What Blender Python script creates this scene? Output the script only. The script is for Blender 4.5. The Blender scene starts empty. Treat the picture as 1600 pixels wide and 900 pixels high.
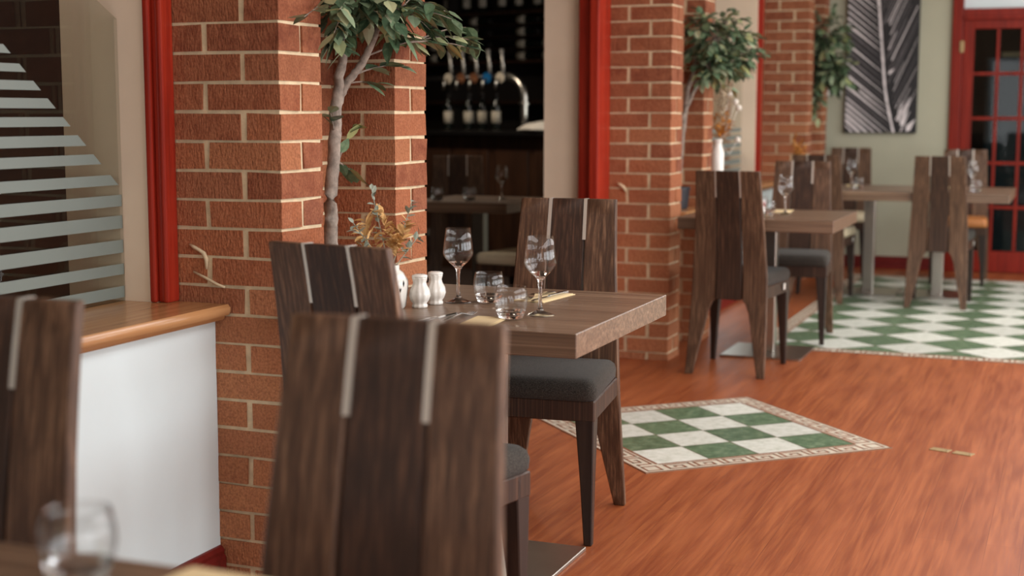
import bpy, bmesh, math, random
from mathutils import Vector, Matrix
random.seed(7)
R = math.radians
sc = bpy.context.scene
col = sc.collection

# ------------------------------------------------------------------ camera
cd = bpy.data.cameras.new('camera'); cam = bpy.data.objects.new('camera', cd); col.objects.link(cam)
YAW, PITCH, ROLL = 0.3777, 0.1223, 0.0014
F = Vector((-math.sin(YAW)*math.cos(PITCH), math.cos(YAW)*math.cos(PITCH), -math.sin(PITCH)))
R0 = Vector((math.cos(YAW), math.sin(YAW), 0)); U0 = R0.cross(F)
RR = R0*math.cos(ROLL) + U0*math.sin(ROLL); UU = U0*math.cos(ROLL) - R0*math.sin(ROLL)
m = Matrix((RR, UU, -F)).transposed().to_4x4(); m.translation = (0, 0, 1.235)
cam.matrix_world = m
cd.sensor_width = 36; cd.lens = 50.0; cd.clip_start = .05; cd.clip_end = 100
cd.dof.use_dof = True; cd.dof.focus_distance = 3.95; cd.dof.aperture_fstop = 2.6
sc.camera = cam

# ------------------------------------------------------------------ world, light, exposure
W = bpy.data.worlds.new('daylight'); sc.world = W; W.use_nodes = True
bg = W.node_tree.nodes['Background']; bg.inputs[0].default_value = (.93, .97, 1.0, 1); bg.inputs[1].default_value = 1.0
def area_light(name, loc, sx, sy, rot, power, colr=(.985, .985, 1)):
    l = bpy.data.lights.new(name, 'AREA'); l.shape = 'RECTANGLE'; l.size = sx; l.size_y = sy; l.energy = power; l.color = colr
    o = bpy.data.objects.new(name, l); col.objects.link(o); o.location = loc; o.rotation_euler = rot
    return o
# tall conservatory windows along the right wall, daylight enters facing -X
for i, y in enumerate((0.3, 2.6, 4.9, 7.2, 9.5)):
    area_light('window_daylight', (3.16, y, 1.45), 1.9, 1.9, (0, R(90), 0), (38, 52, 50, 50, 48)[i])
# windows in the wall behind the camera
for x in (-.6, 1.6):
    area_light('rear_window_daylight', (x, -2.92, 1.35), 1.7, 1.6, (R(90), 0, 0), 25)
# roof light over the aisle
for y in (3.2, 6.2, 9.2):
    area_light('rooflight_daylight', (.6, y, 2.74), 1.4, 2.6, (0, 0, 0), 58)
area_light('bar_fill_light', (-4.6, 9.0, 2.5), .5, .5, (0, 0, 0), 30.0, (1, .84, .66))  # unseen fill lamp added to lift the dark bar interior
sc.view_settings.view_transform = 'Standard'; sc.view_settings.look = 'None'
sc.view_settings.exposure = 0.0; sc.view_settings.gamma = 1.0; sc.view_settings.use_curve_mapping = False
cy = sc.cycles
cy.use_denoising = True; cy.max_bounces = 8; cy.diffuse_bounces = 3; cy.glossy_bounces = 3; cy.transmission_bounces = 8
cy.transparent_max_bounces = 10; cy.caustics_reflective = False; cy.caustics_refractive = False; cy.sample_clamp_indirect = 4

# ------------------------------------------------------------------ materials
def lin(c):
    o = []
    for v in c:
        v = v/255
        o.append(v/12.92 if v <= .04045 else ((v+.055)/1.055)**2.4)
    return tuple(o) + (1,)
def new_mat(name):
    mt = bpy.data.materials.new(name); mt.use_nodes = True
    nt = mt.node_tree; return mt, nt, nt.nodes['Principled BSDF']
def link(nt, a, b): nt.links.new(a, b)
def node(nt, t, **kw):
    n = nt.nodes.new(t)
    for k, v in kw.items(): setattr(n, k, v)
    return n
def coords(nt, scale=(1, 1, 1), rand=True):
    tc = node(nt, 'ShaderNodeTexCoord'); mp = node(nt, 'ShaderNodeMapping')
    link(nt, tc.outputs['Object'], mp.inputs[0]); mp.inputs['Scale'].default_value = scale
    if rand:
        oi = node(nt, 'ShaderNodeObjectInfo'); mu = node(nt, 'ShaderNodeMath', operation='MULTIPLY'); mu.inputs[1].default_value = 37
        link(nt, oi.outputs['Random'], mu.inputs[0]); link(nt, mu.outputs[0], mp.inputs['Location'])
    return mp.outputs[0]
def ramp(nt, fac, stops):
    r = node(nt, 'ShaderNodeValToRGB'); e = r.color_ramp.elements
    e[0].position, e[0].color = stops[0][0], stops[0][1]; e[1].position, e[1].color = stops[-1][0], stops[-1][1]
    for p, c in stops[1:-1]:
        n = e.new(p); n.color = c
    link(nt, fac, r.inputs[0]); return r.outputs[0]
def noise(nt, vec, scale, detail=4, rough=.55):
    n = node(nt, 'ShaderNodeTexNoise'); n.inputs['Scale'].default_value = scale; n.inputs['Detail'].default_value = detail
    n.inputs['Roughness'].default_value = rough
    if vec is not None: link(nt, vec, n.inputs['Vector'])
    return n.outputs['Fac']
def bump(nt, b, h, strength=.3, dist=.002):
    n = node(nt, 'ShaderNodeBump'); n.inputs['Strength'].default_value = strength; n.inputs['Distance'].default_value = dist
    link(nt, h, n.inputs['Height']); link(nt, n.outputs[0], b.inputs['Normal'])
def mixc(nt, fac, a, b):
    n = node(nt, 'ShaderNodeMix', data_type='RGBA')
    if isinstance(fac, float): n.inputs[0].default_value = fac
    else: link(nt, fac, n.inputs[0])
    for i, v in ((6, a), (7, b)):
        if isinstance(v, tuple): n.inputs[i].default_value = v
        else: link(nt, v, n.inputs[i])
    return n.outputs[2]
def plain(name, rgb, rough=.6, var=.08, nscale=6, metal=0, spec=.5, bumps=0, bscale=120, coat=0):
    mt, nt, b = new_mat(name)
    c = lin(rgb); v = coords(nt)
    d = tuple(x*(1-var) for x in c[:3]) + (1,); l = tuple(min(1, x*(1+var)) for x in c[:3]) + (1,)
    link(nt, ramp(nt, noise(nt, v, nscale), [(.3, d), (.7, l)]), b.inputs['Base Color'])
    b.inputs['Roughness'].default_value = rough; b.inputs['Metallic'].default_value = metal
    b.inputs['Specular IOR Level'].default_value = spec; b.inputs['Coat Weight'].default_value = coat
    if bumps: bump(nt, b, noise(nt, v, bscale, 3), bumps, .002)
    return mt
def wood(name, dark, mid, light, scale, rough=.4, spec=.4, bstr=.12):
    mt, nt, b = new_mat(name)
    v = coords(nt, scale); n1 = noise(nt, v, 1.0, 6, .65)
    link(nt, ramp(nt, n1, [(.28, lin(dark)), (.5, lin(mid)), (.72, lin(light))]), b.inputs['Base Color'])
    b.inputs['Roughness'].default_value = rough; b.inputs['Specular IOR Level'].default_value = spec
    bump(nt, b, n1, bstr, .001)
    return mt
def glass_mat(name, tint=(1, 1, 1, 1)):
    mt, nt, b = new_mat(name)
    b.inputs['Base Color'].default_value = tint; b.inputs['Transmission Weight'].default_value = 1
    b.inputs['Roughness'].default_value = 0.0; b.inputs['IOR'].default_value = 1.48
    return mt
def pane_mat(name, tint, refl=.9):
    mt, nt, b = new_mat(name); nt.nodes.remove(b); out = nt.nodes['Material Output']
    tr = node(nt, 'ShaderNodeBsdfTransparent'); tr.inputs[0].default_value = tint
    gl = node(nt, 'ShaderNodeBsdfGlossy'); gl.inputs['Roughness'].default_value = .02; gl.inputs[0].default_value = (refl, refl, refl, 1)
    fr = node(nt, 'ShaderNodeFresnel'); ge = node(nt, 'ShaderNodeNewGeometry'); mm = node(nt, 'ShaderNodeMapRange')   # same reflectance on both sides of the sheet
    mm.inputs[3].default_value = 1.5; mm.inputs[4].default_value = 1/1.5; link(nt, ge.outputs['Backfacing'], mm.inputs[0]); link(nt, mm.outputs[0], fr.inputs[0])
    mx = node(nt, 'ShaderNodeMixShader'); link(nt, fr.outputs[0], mx.inputs[0]); link(nt, tr.outputs[0], mx.inputs[1]); link(nt, gl.outputs[0], mx.inputs[2])
    link(nt, mx.outputs[0], out.inputs[0]); return mt

def brick_mat():
    mt, nt, b = new_mat('rustic_red_brick')
    g = node(nt, 'ShaderNodeNewGeometry'); v = coords(nt, (1, 1, 1), False)
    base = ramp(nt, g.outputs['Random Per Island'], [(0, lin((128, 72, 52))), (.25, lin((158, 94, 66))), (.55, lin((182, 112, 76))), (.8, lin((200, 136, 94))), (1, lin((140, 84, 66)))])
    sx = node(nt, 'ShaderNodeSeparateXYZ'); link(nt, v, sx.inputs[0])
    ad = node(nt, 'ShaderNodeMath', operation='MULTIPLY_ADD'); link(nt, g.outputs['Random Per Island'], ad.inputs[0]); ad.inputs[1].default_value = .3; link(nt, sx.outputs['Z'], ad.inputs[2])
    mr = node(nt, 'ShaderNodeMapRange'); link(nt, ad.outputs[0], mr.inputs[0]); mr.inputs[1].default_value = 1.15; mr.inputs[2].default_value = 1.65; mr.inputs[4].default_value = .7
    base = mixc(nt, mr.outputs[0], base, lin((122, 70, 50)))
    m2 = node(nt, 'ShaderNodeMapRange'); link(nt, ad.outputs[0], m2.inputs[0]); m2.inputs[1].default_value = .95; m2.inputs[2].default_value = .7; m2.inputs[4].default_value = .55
    base = mixc(nt, m2.outputs[0], base, lin((208, 146, 102)))   # colour mixed towards lighter orange in the courses below the sills
    n1 = noise(nt, v, 22, 5, .6); n2 = noise(nt, v, 160, 3, .6)
    c = mixc(nt, ramp(nt, n1, [(.35, (0, 0, 0, 1)), (.75, (.75, .75, .75, 1))]), base, lin((186, 122, 88)))
    c = mixc(nt, ramp(nt, n2, [(.3, (.55, .55, .55, 1)), (.6, (0, 0, 0, 1))]), c, lin((104, 54, 38)))
    link(nt, c, b.inputs['Base Color']); b.inputs['Roughness'].default_value = .9; b.inputs['Specular IOR Level'].default_value = .2
    mp = node(nt, 'ShaderNodeMapping'); mp.inputs['Scale'].default_value = (150, 150, 55)
    tc = node(nt, 'ShaderNodeTexCoord'); link(nt, tc.outputs['Object'], mp.inputs[0])
    h = noise(nt, mp.outputs[0], 1.0, 3, .6)
    bump(nt, b, h, 1.0, .008); return mt
M = {}
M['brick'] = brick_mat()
M['mortar'] = plain('pale_lime_mortar', (216, 196, 162), .95, .15, 30, spec=.1, bumps=.6)
M['cream'] = plain('cream_wall_paint', (246, 226, 200), .8, .04, 4, bumps=.08, bscale=200)
M['white_wall'] = plain('white_wall_paint', (224, 238, 240), .8, .03, 3, bumps=.06, bscale=160)
M['sage'] = plain('sage_grey_wall_paint', (178, 176, 154), .85, .04, 3, bumps=.06)
M['ceil'] = plain('white_ceiling_paint', (214, 208, 196), .9, .03, 2)
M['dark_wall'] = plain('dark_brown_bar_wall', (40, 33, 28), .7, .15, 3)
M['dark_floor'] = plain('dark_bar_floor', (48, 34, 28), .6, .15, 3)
M['red'] = wood('red_stained_timber', (124, 32, 19), (162, 45, 28), (182, 62, 38), (40, 40, 2), .4, .3)
M['red_door'] = wood('red_door_paint', (98, 24, 14), (126, 32, 19), (142, 42, 26), (40, 40, 2), .42, .25)
M['red_dark'] = wood('deep_red_skirting_timber', (84, 20, 18), (112, 28, 24), (128, 36, 30), (2, 40, 40), .4)
M['sill'] = wood('honey_varnished_timber', (160, 110, 70), (186, 136, 90), (204, 156, 108), (40, 1.6, 40), .22, .6)
M['walnut'] = wood('dark_walnut_veneer', (56, 39, 28), (85, 61, 45), (138, 106, 81), (150, 60, .8), .48, .38)
M['walnut_dark_shaded'] = wood('dark_shaded_walnut_veneer', (38, 26, 19), (58, 40, 30), (96, 68, 51), (150, 60, .8), .48, .35)  # walnut darkened for shade on the recessed centre plank; seat frame shares it
M['wenge'] = wood('dark_stained_leg_timber', (30, 22, 18), (44, 32, 26), (58, 44, 36), (60, 60, 2), .38, .45)
M['laminate'] = wood('brown_laminate', (78, 58, 45), (114, 90, 71), (164, 136, 111), (1.0, 110, 110), .33, .7, .06)
M['alu'] = plain('brushed_aluminium', (206, 200, 190), .35, .04, 20, metal=.6)
M['steel'] = plain('brushed_steel', (190, 186, 178), .28, .05, 10, metal=1)
M['brass'] = plain('dull_brass', (172, 146, 104), .45, .12, 40, metal=.35)
M['white_china'] = plain('white_porcelain', (236, 232, 224), .18, .02, 5, coat=.4)
M['dark_line'] = plain('dark_recess', (18, 14, 12), .8)
M['glass'] = pane_mat('clear_glass', (.975, .98, .98, 1), .8)
M['solid_glass'] = glass_mat('solid_clear_glass')
M['napkin'] = plain('pale_yellow_paper', (230, 208, 162), .85, .04, 20)
M['cutlery'] = plain('polished_cutlery_steel', (200, 198, 194), .15, .02, 5, metal=1)
M['bark'] = plain('grey_brown_bark', (150, 136, 124), .85, .4, 45, bumps=.9, bscale=90)
M['pot'] = plain('dark_slate_pot', (46, 46, 52), .5, .1, 8)
M['soil'] = plain('dark_soil', (40, 30, 24), .95, .3, 60, bumps=.8)
M['frost'] = plain('frosted_film', (122, 132, 126), .6, .02, 8)
M['pane'] = pane_mat('screen_glass', (.90, .91, .88, 1))
M['pane_edge'] = plain('green_glass_edge', (70, 76, 66), .2)
M['dark_pane'] = pane_mat('door_glass', (.75, .78, .78, 1), .3)
M['bottle'] = plain('dark_green_bottle_glass', (18, 22, 18), .12, .1, 5, coat=.3)
M['label'] = plain('off_white_paper_label', (196, 186, 168), .7, .1, 30)
M['black'] = plain('black_gloss', (18, 16, 16), .3)
M['blue'] = plain('blue_badge', (20, 96, 150), .4)
M['copper'] = plain('copper_badge', (150, 100, 70), .35, metal=.5)
M['teal'] = plain('dark_teal_panel', (24, 48, 52), .4)
M['cloth'] = plain('white_cotton', (222, 216, 206), .95, .08, 20, bumps=.4)
M['canvas_dark'] = plain('black_print_ink', (34, 33, 35), .7, .2, 20)
M['canvas_light'] = plain('pale_grey_print_ink', (236, 228, 228), .7, .12, 14)
M['canvas_mid'] = plain('mid_grey_print_ink', (112, 107, 109), .7, .25, 14)
M['plastic'] = plain('white_plastic', (224, 222, 214), .4)
M['bar_front'] = wood('brown_bar_panelling', (40, 24, 16), (58, 36, 24), (74, 48, 32), (20, 20, 2), .4)
M['red_glass'] = plain('red_candle_glass', (150, 40, 30), .2)
M['tan_seat'] = plain('tan_orange_seat_leather', (176, 112, 60), .5, .1, 8)
M['cream_seat'] = plain('cream_seat_fabric', (204, 190, 160), .85, .06, 40, bumps=.2)
def fabric(name, a, bb, dd):
    mt, nt, b = new_mat(name); v = coords(nt)
    n1 = noise(nt, v, 420, 2, .7); n2 = noise(nt, v, 24, 3)
    c = mixc(nt, n2, lin(a), lin(bb)); c = mixc(nt, ramp(nt, n1, [(.4, (0, 0, 0, 1)), (.7, (.8, .8, .8, 1))]), c, lin(dd))
    link(nt, c, b.inputs['Base Color']); b.inputs['Roughness'].default_value = .95; b.inputs['Specular IOR Level'].default_value = .15
    b.inputs['Sheen Weight'].default_value = .08; bump(nt, b, n1, .5, .002); return mt
M['seat'] = fabric('charcoal_woven_fabric', (40, 38, 35), (50, 47, 43), (92, 87, 80))
def leaf_mat():
    mt, nt, b = new_mat('ficus_leaf'); g = node(nt, 'ShaderNodeNewGeometry')
    c = ramp(nt, g.outputs['Random Per Island'], [(0, lin((56, 78, 58))), (.35, lin((78, 104, 76))), (.6, lin((108, 132, 100))), (.8, lin((156, 172, 140))), (.93, lin((164, 166, 106))), (1, lin((190, 198, 168)))])
    v = coords(nt); c = mixc(nt, ramp(nt, noise(nt, v, 60), [(.5, (0, 0, 0, 1)), (.8, (.5, .5, .5, 1))]), c, lin((160, 178, 138)))
    link(nt, c, b.inputs['Base Color']); b.inputs['Roughness'].default_value = .42
    return mt
M['leaf'] = leaf_mat()
M['dry'] = plain('dried_ochre_petal', (206, 164, 106), .8, .2, 30)
M['dry_orange'] = plain('dried_orange_petal', (196, 132, 58), .8, .2, 30)
M['eucalyptus'] = plain('grey_green_dried_leaf', (150, 158, 142), .7, .15, 30)
M['cotton'] = plain('cotton_boll', (224, 216, 204), .95, .05, 30)
M['dry_beige'] = plain('beige_dried_grass', (184, 166, 140), .9, .15, 30)
def marble(name, a, b_, c_):
    mt, nt, b = new_mat(name); g = node(nt, 'ShaderNodeNewGeometry'); v = coords(nt, (1, 1, 1), False)
    n = noise(nt, v, 26, 7, .68)
    c = ramp(nt, n, [(.33, lin(a)), (.52, lin(b_)), (.68, lin(c_))])
    k = ramp(nt, g.outputs['Random Per Island'], [(0, (.82, .82, .82, 1)), (1, (1, 1, 1, 1))])
    mu = node(nt, 'ShaderNodeMix', data_type='RGBA', blend_type='MULTIPLY'); mu.inputs[0].default_value = 1
    link(nt, c, mu.inputs[6]); link(nt, k, mu.inputs[7])
    link(nt, mu.outputs[2], b.inputs['Base Color']); b.inputs['Roughness'].default_value = .38; return mt
M['tile_green'] = marble('green_marbled_tile', (70, 94, 68), (98, 124, 94), (136, 154, 122))
M['tile_white'] = marble('pale_marbled_tile', (204, 208, 192), (228, 230, 218), (238, 240, 230))
M['grout'] = plain('buff_grout', (150, 134, 112), .9)
M['key_cream'] = plain('cream_border_tile', (214, 204, 184), .4, .05, 20)
M['key_brown'] = plain('brown_key_pattern', (146, 92, 66), .45, .08, 20)
def floor_mat():
    mt, nt, b = new_mat('orange_timber_boards')
    tc = node(nt, 'ShaderNodeTexCoord'); mp = node(nt, 'ShaderNodeMapping'); link(nt, tc.outputs['Object'], mp.inputs[0])
    mp.inputs['Rotation'].default_value = (0, 0, R(90))
    br = node(nt, 'ShaderNodeTexBrick'); link(nt, mp.outputs[0], br.inputs['Vector'])
    br.inputs['Scale'].default_value = 1; br.inputs['Brick Width'].default_value = 1.25; br.inputs['Row Height'].default_value = .098
    br.inputs['Mortar Size'].default_value = .0009; br.inputs['Mortar Smooth'].default_value = .2; br.offset = .37; br.offset_frequency = 2
    br.inputs['Color1'].default_value = lin((164, 92, 49)); br.inputs['Color2'].default_value = lin((152, 81, 41)); br.inputs['Mortar'].default_value = lin((104, 48, 28))
    mp2 = node(nt, 'ShaderNodeMapping'); link(nt, tc.outputs['Object'], mp2.inputs[0]); mp2.inputs['Scale'].default_value = (70, 3.2, 1)
    n = noise(nt, mp2.outputs[0], 1, 6, .65)
    mp3 = node(nt, 'ShaderNodeMapping'); link(nt, tc.outputs['Object'], mp3.inputs[0]); mp3.inputs['Scale'].default_value = (14, 1.6, 1)
    n3 = noise(nt, mp3.outputs[0], 1, 3, .5)
    c = mixc(nt, ramp(nt, n, [(.42, (.75, .75, .75, 1)), (.62, (0, 0, 0, 1))]), br.outputs['Color'], lin((128, 60, 34)))
    c = mixc(nt, ramp(nt, n3, [(.4, (0, 0, 0, 1)), (.8, (.5, .5, .5, 1))]), c, lin((196, 116, 72)))
    link(nt, c, b.inputs['Base Color']); b.inputs['Specular IOR Level'].default_value = .45
    link(nt, ramp(nt, n, [(.3, (.36, .36, .36, 1)), (.7, (.46, .46, .46, 1))]), b.inputs['Roughness'])
    bump(nt, b, br.outputs['Fac'], -.15, .001); return mt
M['floor'] = floor_mat()

# ------------------------------------------------------------------ mesh helpers
class MB:
    def __init__(s): s.bm = bmesh.new(); s.mi = 0
    def face(s, vs):
        try:
            f = s.bm.faces.new(vs); f.material_index = s.mi; return f
        except ValueError: return None
    def box(s, x0, x1, y0, y1, z0, z1, jit=0):
        j = lambda: random.uniform(-jit, jit)
        v = [s.bm.verts.new((x+j(), y+j(), z+j())) for z in (z0, z1) for y in (y0, y1) for x in (x0, x1)]
        for q in ((0, 2, 3, 1), (4, 5, 7, 6), (0, 1, 5, 4), (2, 6, 7, 3), (0, 4, 6, 2), (1, 3, 7, 5)): s.face([v[i] for i in q])
        return s
    def loft(s, rings, cap=True, closed=True):
        rv = [[s.bm.verts.new(p) for p in r] for r in rings]
        n = len(rv[0])
        for a, b in zip(rv, rv[1:]):
            for i in range(n if closed else n-1):
                s.face([a[i], a[(i+1) % n], b[(i+1) % n], b[i]])
        if cap: s.face(rv[0][::-1]); s.face(rv[-1])
        return s
    def lathe(s, prof, c=(0, 0, 0), n=24, flute=0, fn=8):
        rings = []
        for r, z in prof:
            rings.append([(c[0]+r*(1+flute*math.cos(fn*a))*math.cos(a), c[1]+r*(1+flute*math.cos(fn*a))*math.sin(a), c[2]+z)
                          for a in (2*math.pi*i/n for i in range(n))])
        return s.loft(rings, True)
    def tube(s, pts, rad, n=8, cap=True):
        pts = [Vector(p) for p in pts]; rings = []
        if not hasattr(rad, '__len__'): rad = [rad]*len(pts)
        up = Vector((0, 0, 1))
        for i, p in enumerate(pts):
            d = (pts[min(i+1, len(pts)-1)] - pts[max(i-1, 0)]).normalized()
            a = d.cross(up)
            if a.length < .1: a = d.cross(Vector((1, 0, 0)))
            a.normalize(); b = d.cross(a)
            rings.append([p + (a*math.cos(t)+b*math.sin(t))*rad[i] for t in (2*math.pi*k/n for k in range(n))])
        return s.loft(rings, cap)
    def poly(s, pts, z0, z1):
        return s.loft([[(x, y, z0) for x, y in pts], [(x, y, z1) for x, y in pts]])
    def flat(s, pts): s.face([s.bm.verts.new(p) for p in pts]); return s
    def ball(s, c, r, squash=1, seg=8):
        prof = [(max(.0005, r*math.sin(math.pi*i/seg)), -r*squash*math.cos(math.pi*i/seg)) for i in range(seg+1)]
        return s.lathe(prof, c, seg+2)
    def leaf(s, p, d, L, w, up=None, fold=.25, droop=.25):
        p = Vector(p); d = Vector(d).normalized()
        u = up or Vector((random.uniform(-.4, .4), random.uniform(-.4, .4), 1))
        sd = d.cross(u)
        if sd.length < .05: sd = Vector((1, 0, 0))
        sd.normalize(); nn = sd.cross(d)
        c, l, r = [], [], []
        for t, k in ((0, .02), (.25, .8), (.5, 1), (.78, .6), (1, .02)):
            q = p + d*L*t - Vector((0, 0, 1))*L*droop*t*t
            c.append(s.bm.verts.new(q)); l.append(s.bm.verts.new(q+sd*w*k+nn*w*k*fold)); r.append(s.bm.verts.new(q-sd*w*k+nn*w*k*fold))
        for i in range(4):
            s.face([c[i], c[i+1], l[i+1], l[i]]); s.face([c[i+1], c[i], r[i], r[i+1]])
    def build(s, name, mats, parent=None, bevel=0, smooth=False, subsurf=0, seg=1):
        bm = s.bm
        bmesh.ops.recalc_face_normals(bm, faces=bm.faces)
        if bevel:
            es = [e for e in bm.edges if len(e.link_faces) == 2 and e.calc_face_angle(0) > R(30)]
            bmesh.ops.bevel(bm, geom=es, offset=bevel, segments=seg, affect='EDGES', profile=.6, clamp_overlap=True)
        me = bpy.data.meshes.new(name); bm.to_mesh(me); bm.free()
        if not isinstance(mats, (list, tuple)): mats = [mats]
        for x in mats: me.materials.append(M[x])
        o = bpy.data.objects.new(name, me); col.objects.link(o)
        if smooth:
            for f in me.polygons: f.use_smooth = True
            if smooth != 'all':
                me.set_sharp_from_angle(angle=R(40))
        if subsurf:
            md = o.modifiers.new('smooth', 'SUBSURF'); md.levels = md.render_levels = subsurf
        if parent: o.parent = parent
        return o
def tag(o, label=None, cat=None, group=None, kind=None):
    if label: o['label'] = label
    if cat: o['category'] = cat
    if group: o['group'] = group
    if kind: o['kind'] = kind
    return o
def empty(name, loc=(0, 0, 0), rz=0):
    o = bpy.data.objects.new(name, None); col.objects.link(o); o.location = loc; o.rotation_euler = (0, 0, rz)
    o.empty_display_size = .1; return o
def copy_tree(o, parent=None):
    c = o.copy(); col.objects.link(c); c.parent = parent
    for ch in [x for x in bpy.data.objects if x.parent == o]: copy_tree(ch, c)
    return c
def struct(o, label=None): o['kind'] = 'structure'; return o

# ------------------------------------------------------------------ room shell
PX = -1.874                                   # room-side face of every brick pier
struct(MB().box(-2.5, 3.3, -3.1, 12.9, -.1, 0).build('floor', 'floor'))
struct(MB().box(-8.0, -2.5, -3.1, 14.0, -.1, 0).build('floor', 'dark_floor'))
struct(MB().box(-2.5, 3.3, -3.1, 11.7, 2.76, 2.86).build('ceiling', 'ceil'))
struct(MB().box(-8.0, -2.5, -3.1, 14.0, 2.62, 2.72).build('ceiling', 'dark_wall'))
w = MB()
w.box(3.2, 3.3, -3.1, 11.7, 0, .45); w.box(3.2, 3.3, -3.1, 11.7, 2.45, 2.76)
for y0, y1 in ((-3.1, -.7), (1.3, 1.6), (3.6, 3.9), (5.9, 6.2), (8.2, 8.5), (10.5, 11.7)): w.box(3.2, 3.3, y0, y1, .45, 2.45)
struct(w.build('wall_right', 'cream'))
w = MB(); w.box(-8, 3.3, -3.1, -3.0, 0, .5); w.box(-8, 3.3, -3.1, -3.0, 2.2, 2.76)
for x0, x1 in ((-8, -1.5), (.3, .7), (2.5, 3.3)): w.box(x0, x1, -3.1, -3.0, .5, 2.2)
struct(w.build('wall_rear', 'cream'))
# end wall with door opening
w = MB(); w.box(-2.6, -.955, 11.68, 11.8, 0, 2.76); w.box(.95, 3.3, 11.68, 11.8, 0, 2.76); w.box(-.955, .95, 11.68, 11.8, 2.35, 2.76)
struct(w.build('wall_far', 'sage'))
# bar side shell
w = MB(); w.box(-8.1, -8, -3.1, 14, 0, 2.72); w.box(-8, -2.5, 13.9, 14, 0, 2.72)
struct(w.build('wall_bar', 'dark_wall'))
# left wall: solid stubs behind the piers, lintel above the openings
for y0, y1 in ((3.09, 3.99), (6.75, 7.69), (10.5, 11.68)):
    w = MB(); xc = {3.09: -2.225, 6.75: -2.29, 10.5: -2.235}[y0]; yc = {3.09: 3.137, 6.75: 6.844, 10.5: 10.613}[y0]
    w.box(-2.64 if y0 > 10 else -2.506, xc, y0, y1, 0, 2.62); w.box(xc, -2.16, yc+.03, y1, 0, 2.62)
    struct(w.build('wall_left', 'cream'))
struct(MB().box(-2.506, -2.17, -3, 11.68, 2.25, 2.76).build('wall_left', 'cream'))
# dwarf walls with white paint under the sills
for y0, y1 in ((-3, 3.09), (7.69, 10.5)):
    w = MB(); w.box(-2.5, -2.08, y0, y1 + (.047 if y1 < 5 else .11), 0, .70)
    struct(w.build('wall_left', 'white_wall'))
# varnished sills with a nosed front edge
def sill(y0, y1):
    pr = [(-2.5, .70), (-2.052, .70), (-2.047, .706), (-2.047, .711), (-2.036, .713), (-2.029, .722), (-2.029, .733), (-2.036, .742), (-2.5, .742)]
    s = MB(); s.loft([[(x, y0, z) for x, z in pr], [(x, y1, z) for x, z in pr]])
    return struct(s.build('windowsill', 'sill', smooth=True))
sill(-3, 3.132); sill(7.695, 10.608)
for y0, y1 in ((-3, 3.135), (7.7, 10.6)):
    s = MB(); pr = [(-2.08, 0), (-2.062, 0), (-2.062, .062), (-2.068, .07), (-2.066, .08), (-2.074, .09), (-2.08, .092)]
    s.loft([[(x, y0, z) for x, z in pr], [(x, y1, z) for x, z in pr]]); struct(s.build('baseboard_left', 'red_dark'))
s = MB(); s.box(-1.9, -.955, 11.662, 11.682, 0, .085); s.box(-1.9, -.955, 11.666, 11.682, .085, .1)
struct(s.build('baseboard_far', 'red_dark', bevel=.003))
# red timber linings of the openings
t = MB(); t.box(-2.241, -2.222, 3.08, 3.137, .742, 2.25); t.box(-2.222, -2.203, 3.092, 3.137, .742, 2.25); t.box(-2.203, -2.187, 3.084, 3.137, .742, 2.25)
struct(t.build('trim_1', 'red', bevel=.006, seg=2))
t = MB(); t.box(-2.304, -2.235, 6.69, 6.84, 0, 2.25); t.box(-2.235, -2.188, 6.65, 6.845, 0, 2.25)
struct(t.build('trim_2', 'red', bevel=.006, seg=2))
t = MB(); t.box(-2.246, -2.225, 10.52, 10.6, .742, 2.25); t.box(-2.225, -2.205, 10.54, 10.6, .742, 2.25)
struct(t.build('trim_3', 'red', bevel=.006, seg=2))

# ------------------------------------------------------------------ brick piers
BZ = .037; CH = .075
def pier(y0, top=2.76):
    s = MB()
    y1 = y0 + .215; n = 0
    g = .0
    k = -1
    while BZ + k*CH < top:
        z0 = BZ + k*CH + .0042; z1 = BZ + (k+1)*CH - .0042
        if k == -1: z0 = 0
        even = (18 - k) % 2 == 0          # stretcher towards the front on these courses
        r = lambda: random.uniform(-.0016, .0016)
        if even:
            for a, b in ((y0, y0+.1025), (y0+.1125, y1)):
                d = r(); s.box(PX-.2115, PX+d, a+(d if a == y0 else .003), b-(.003 if a == y0 else 0), z0, z1, .0018)
            d = r(); s.box(PX-.33, PX-.2285, y0+d, y1, z0, z1, .0018)
        else:
            d = r(); s.box(PX-.1, PX+d, y0+d, y1, z0, z1, .0018)
            d = r(); s.box(PX-.33, PX-.117, y0+d, y1, z0, z1, .0018)
        k += 1
    es = [e for e in s.bm.edges if e.calc_face_angle(0) > R(30)]
    bmesh.ops.bevel(s.bm, geom=es, offset=.0032, segments=2, affect='EDGES', profile=.5)
    s.mi = 1; s.box(PX-.33, PX-.0042, y0+.0042, y1-.0042, 0, top)
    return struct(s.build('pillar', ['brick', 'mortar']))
def niche(y0, y1, top=2.76):
    s = MB(); k = -1
    while BZ + k*CH < top:
        z0 = max(0, BZ + k*CH + .0055); z1 = BZ + (k+1)*CH - .0055
        y = y0 - (.1125 if k % 2 else .0)
        while y < y1:
            a, b = max(y, y0), min(y+.214, y1)
            if b - a > .03: s.box(-2.16, -2.08+random.uniform(-.002, .002), a, b, z0, z1, .0012)
            y += .225
        k += 1
    es = [e for e in s.bm.edges if e.calc_face_angle(0) > R(30)]
    bmesh.ops.bevel(s.bm, geom=es, offset=.003, segments=1, affect='EDGES')
    s.mi = 1; s.box(-2.16, -2.086, y0, y1, 0, top)
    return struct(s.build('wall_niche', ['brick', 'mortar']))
PIERS = (3.1376, 3.7891, 6.8445, 7.496, 10.614, 11.2655)
for y in PIERS: pier(y)
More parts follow.
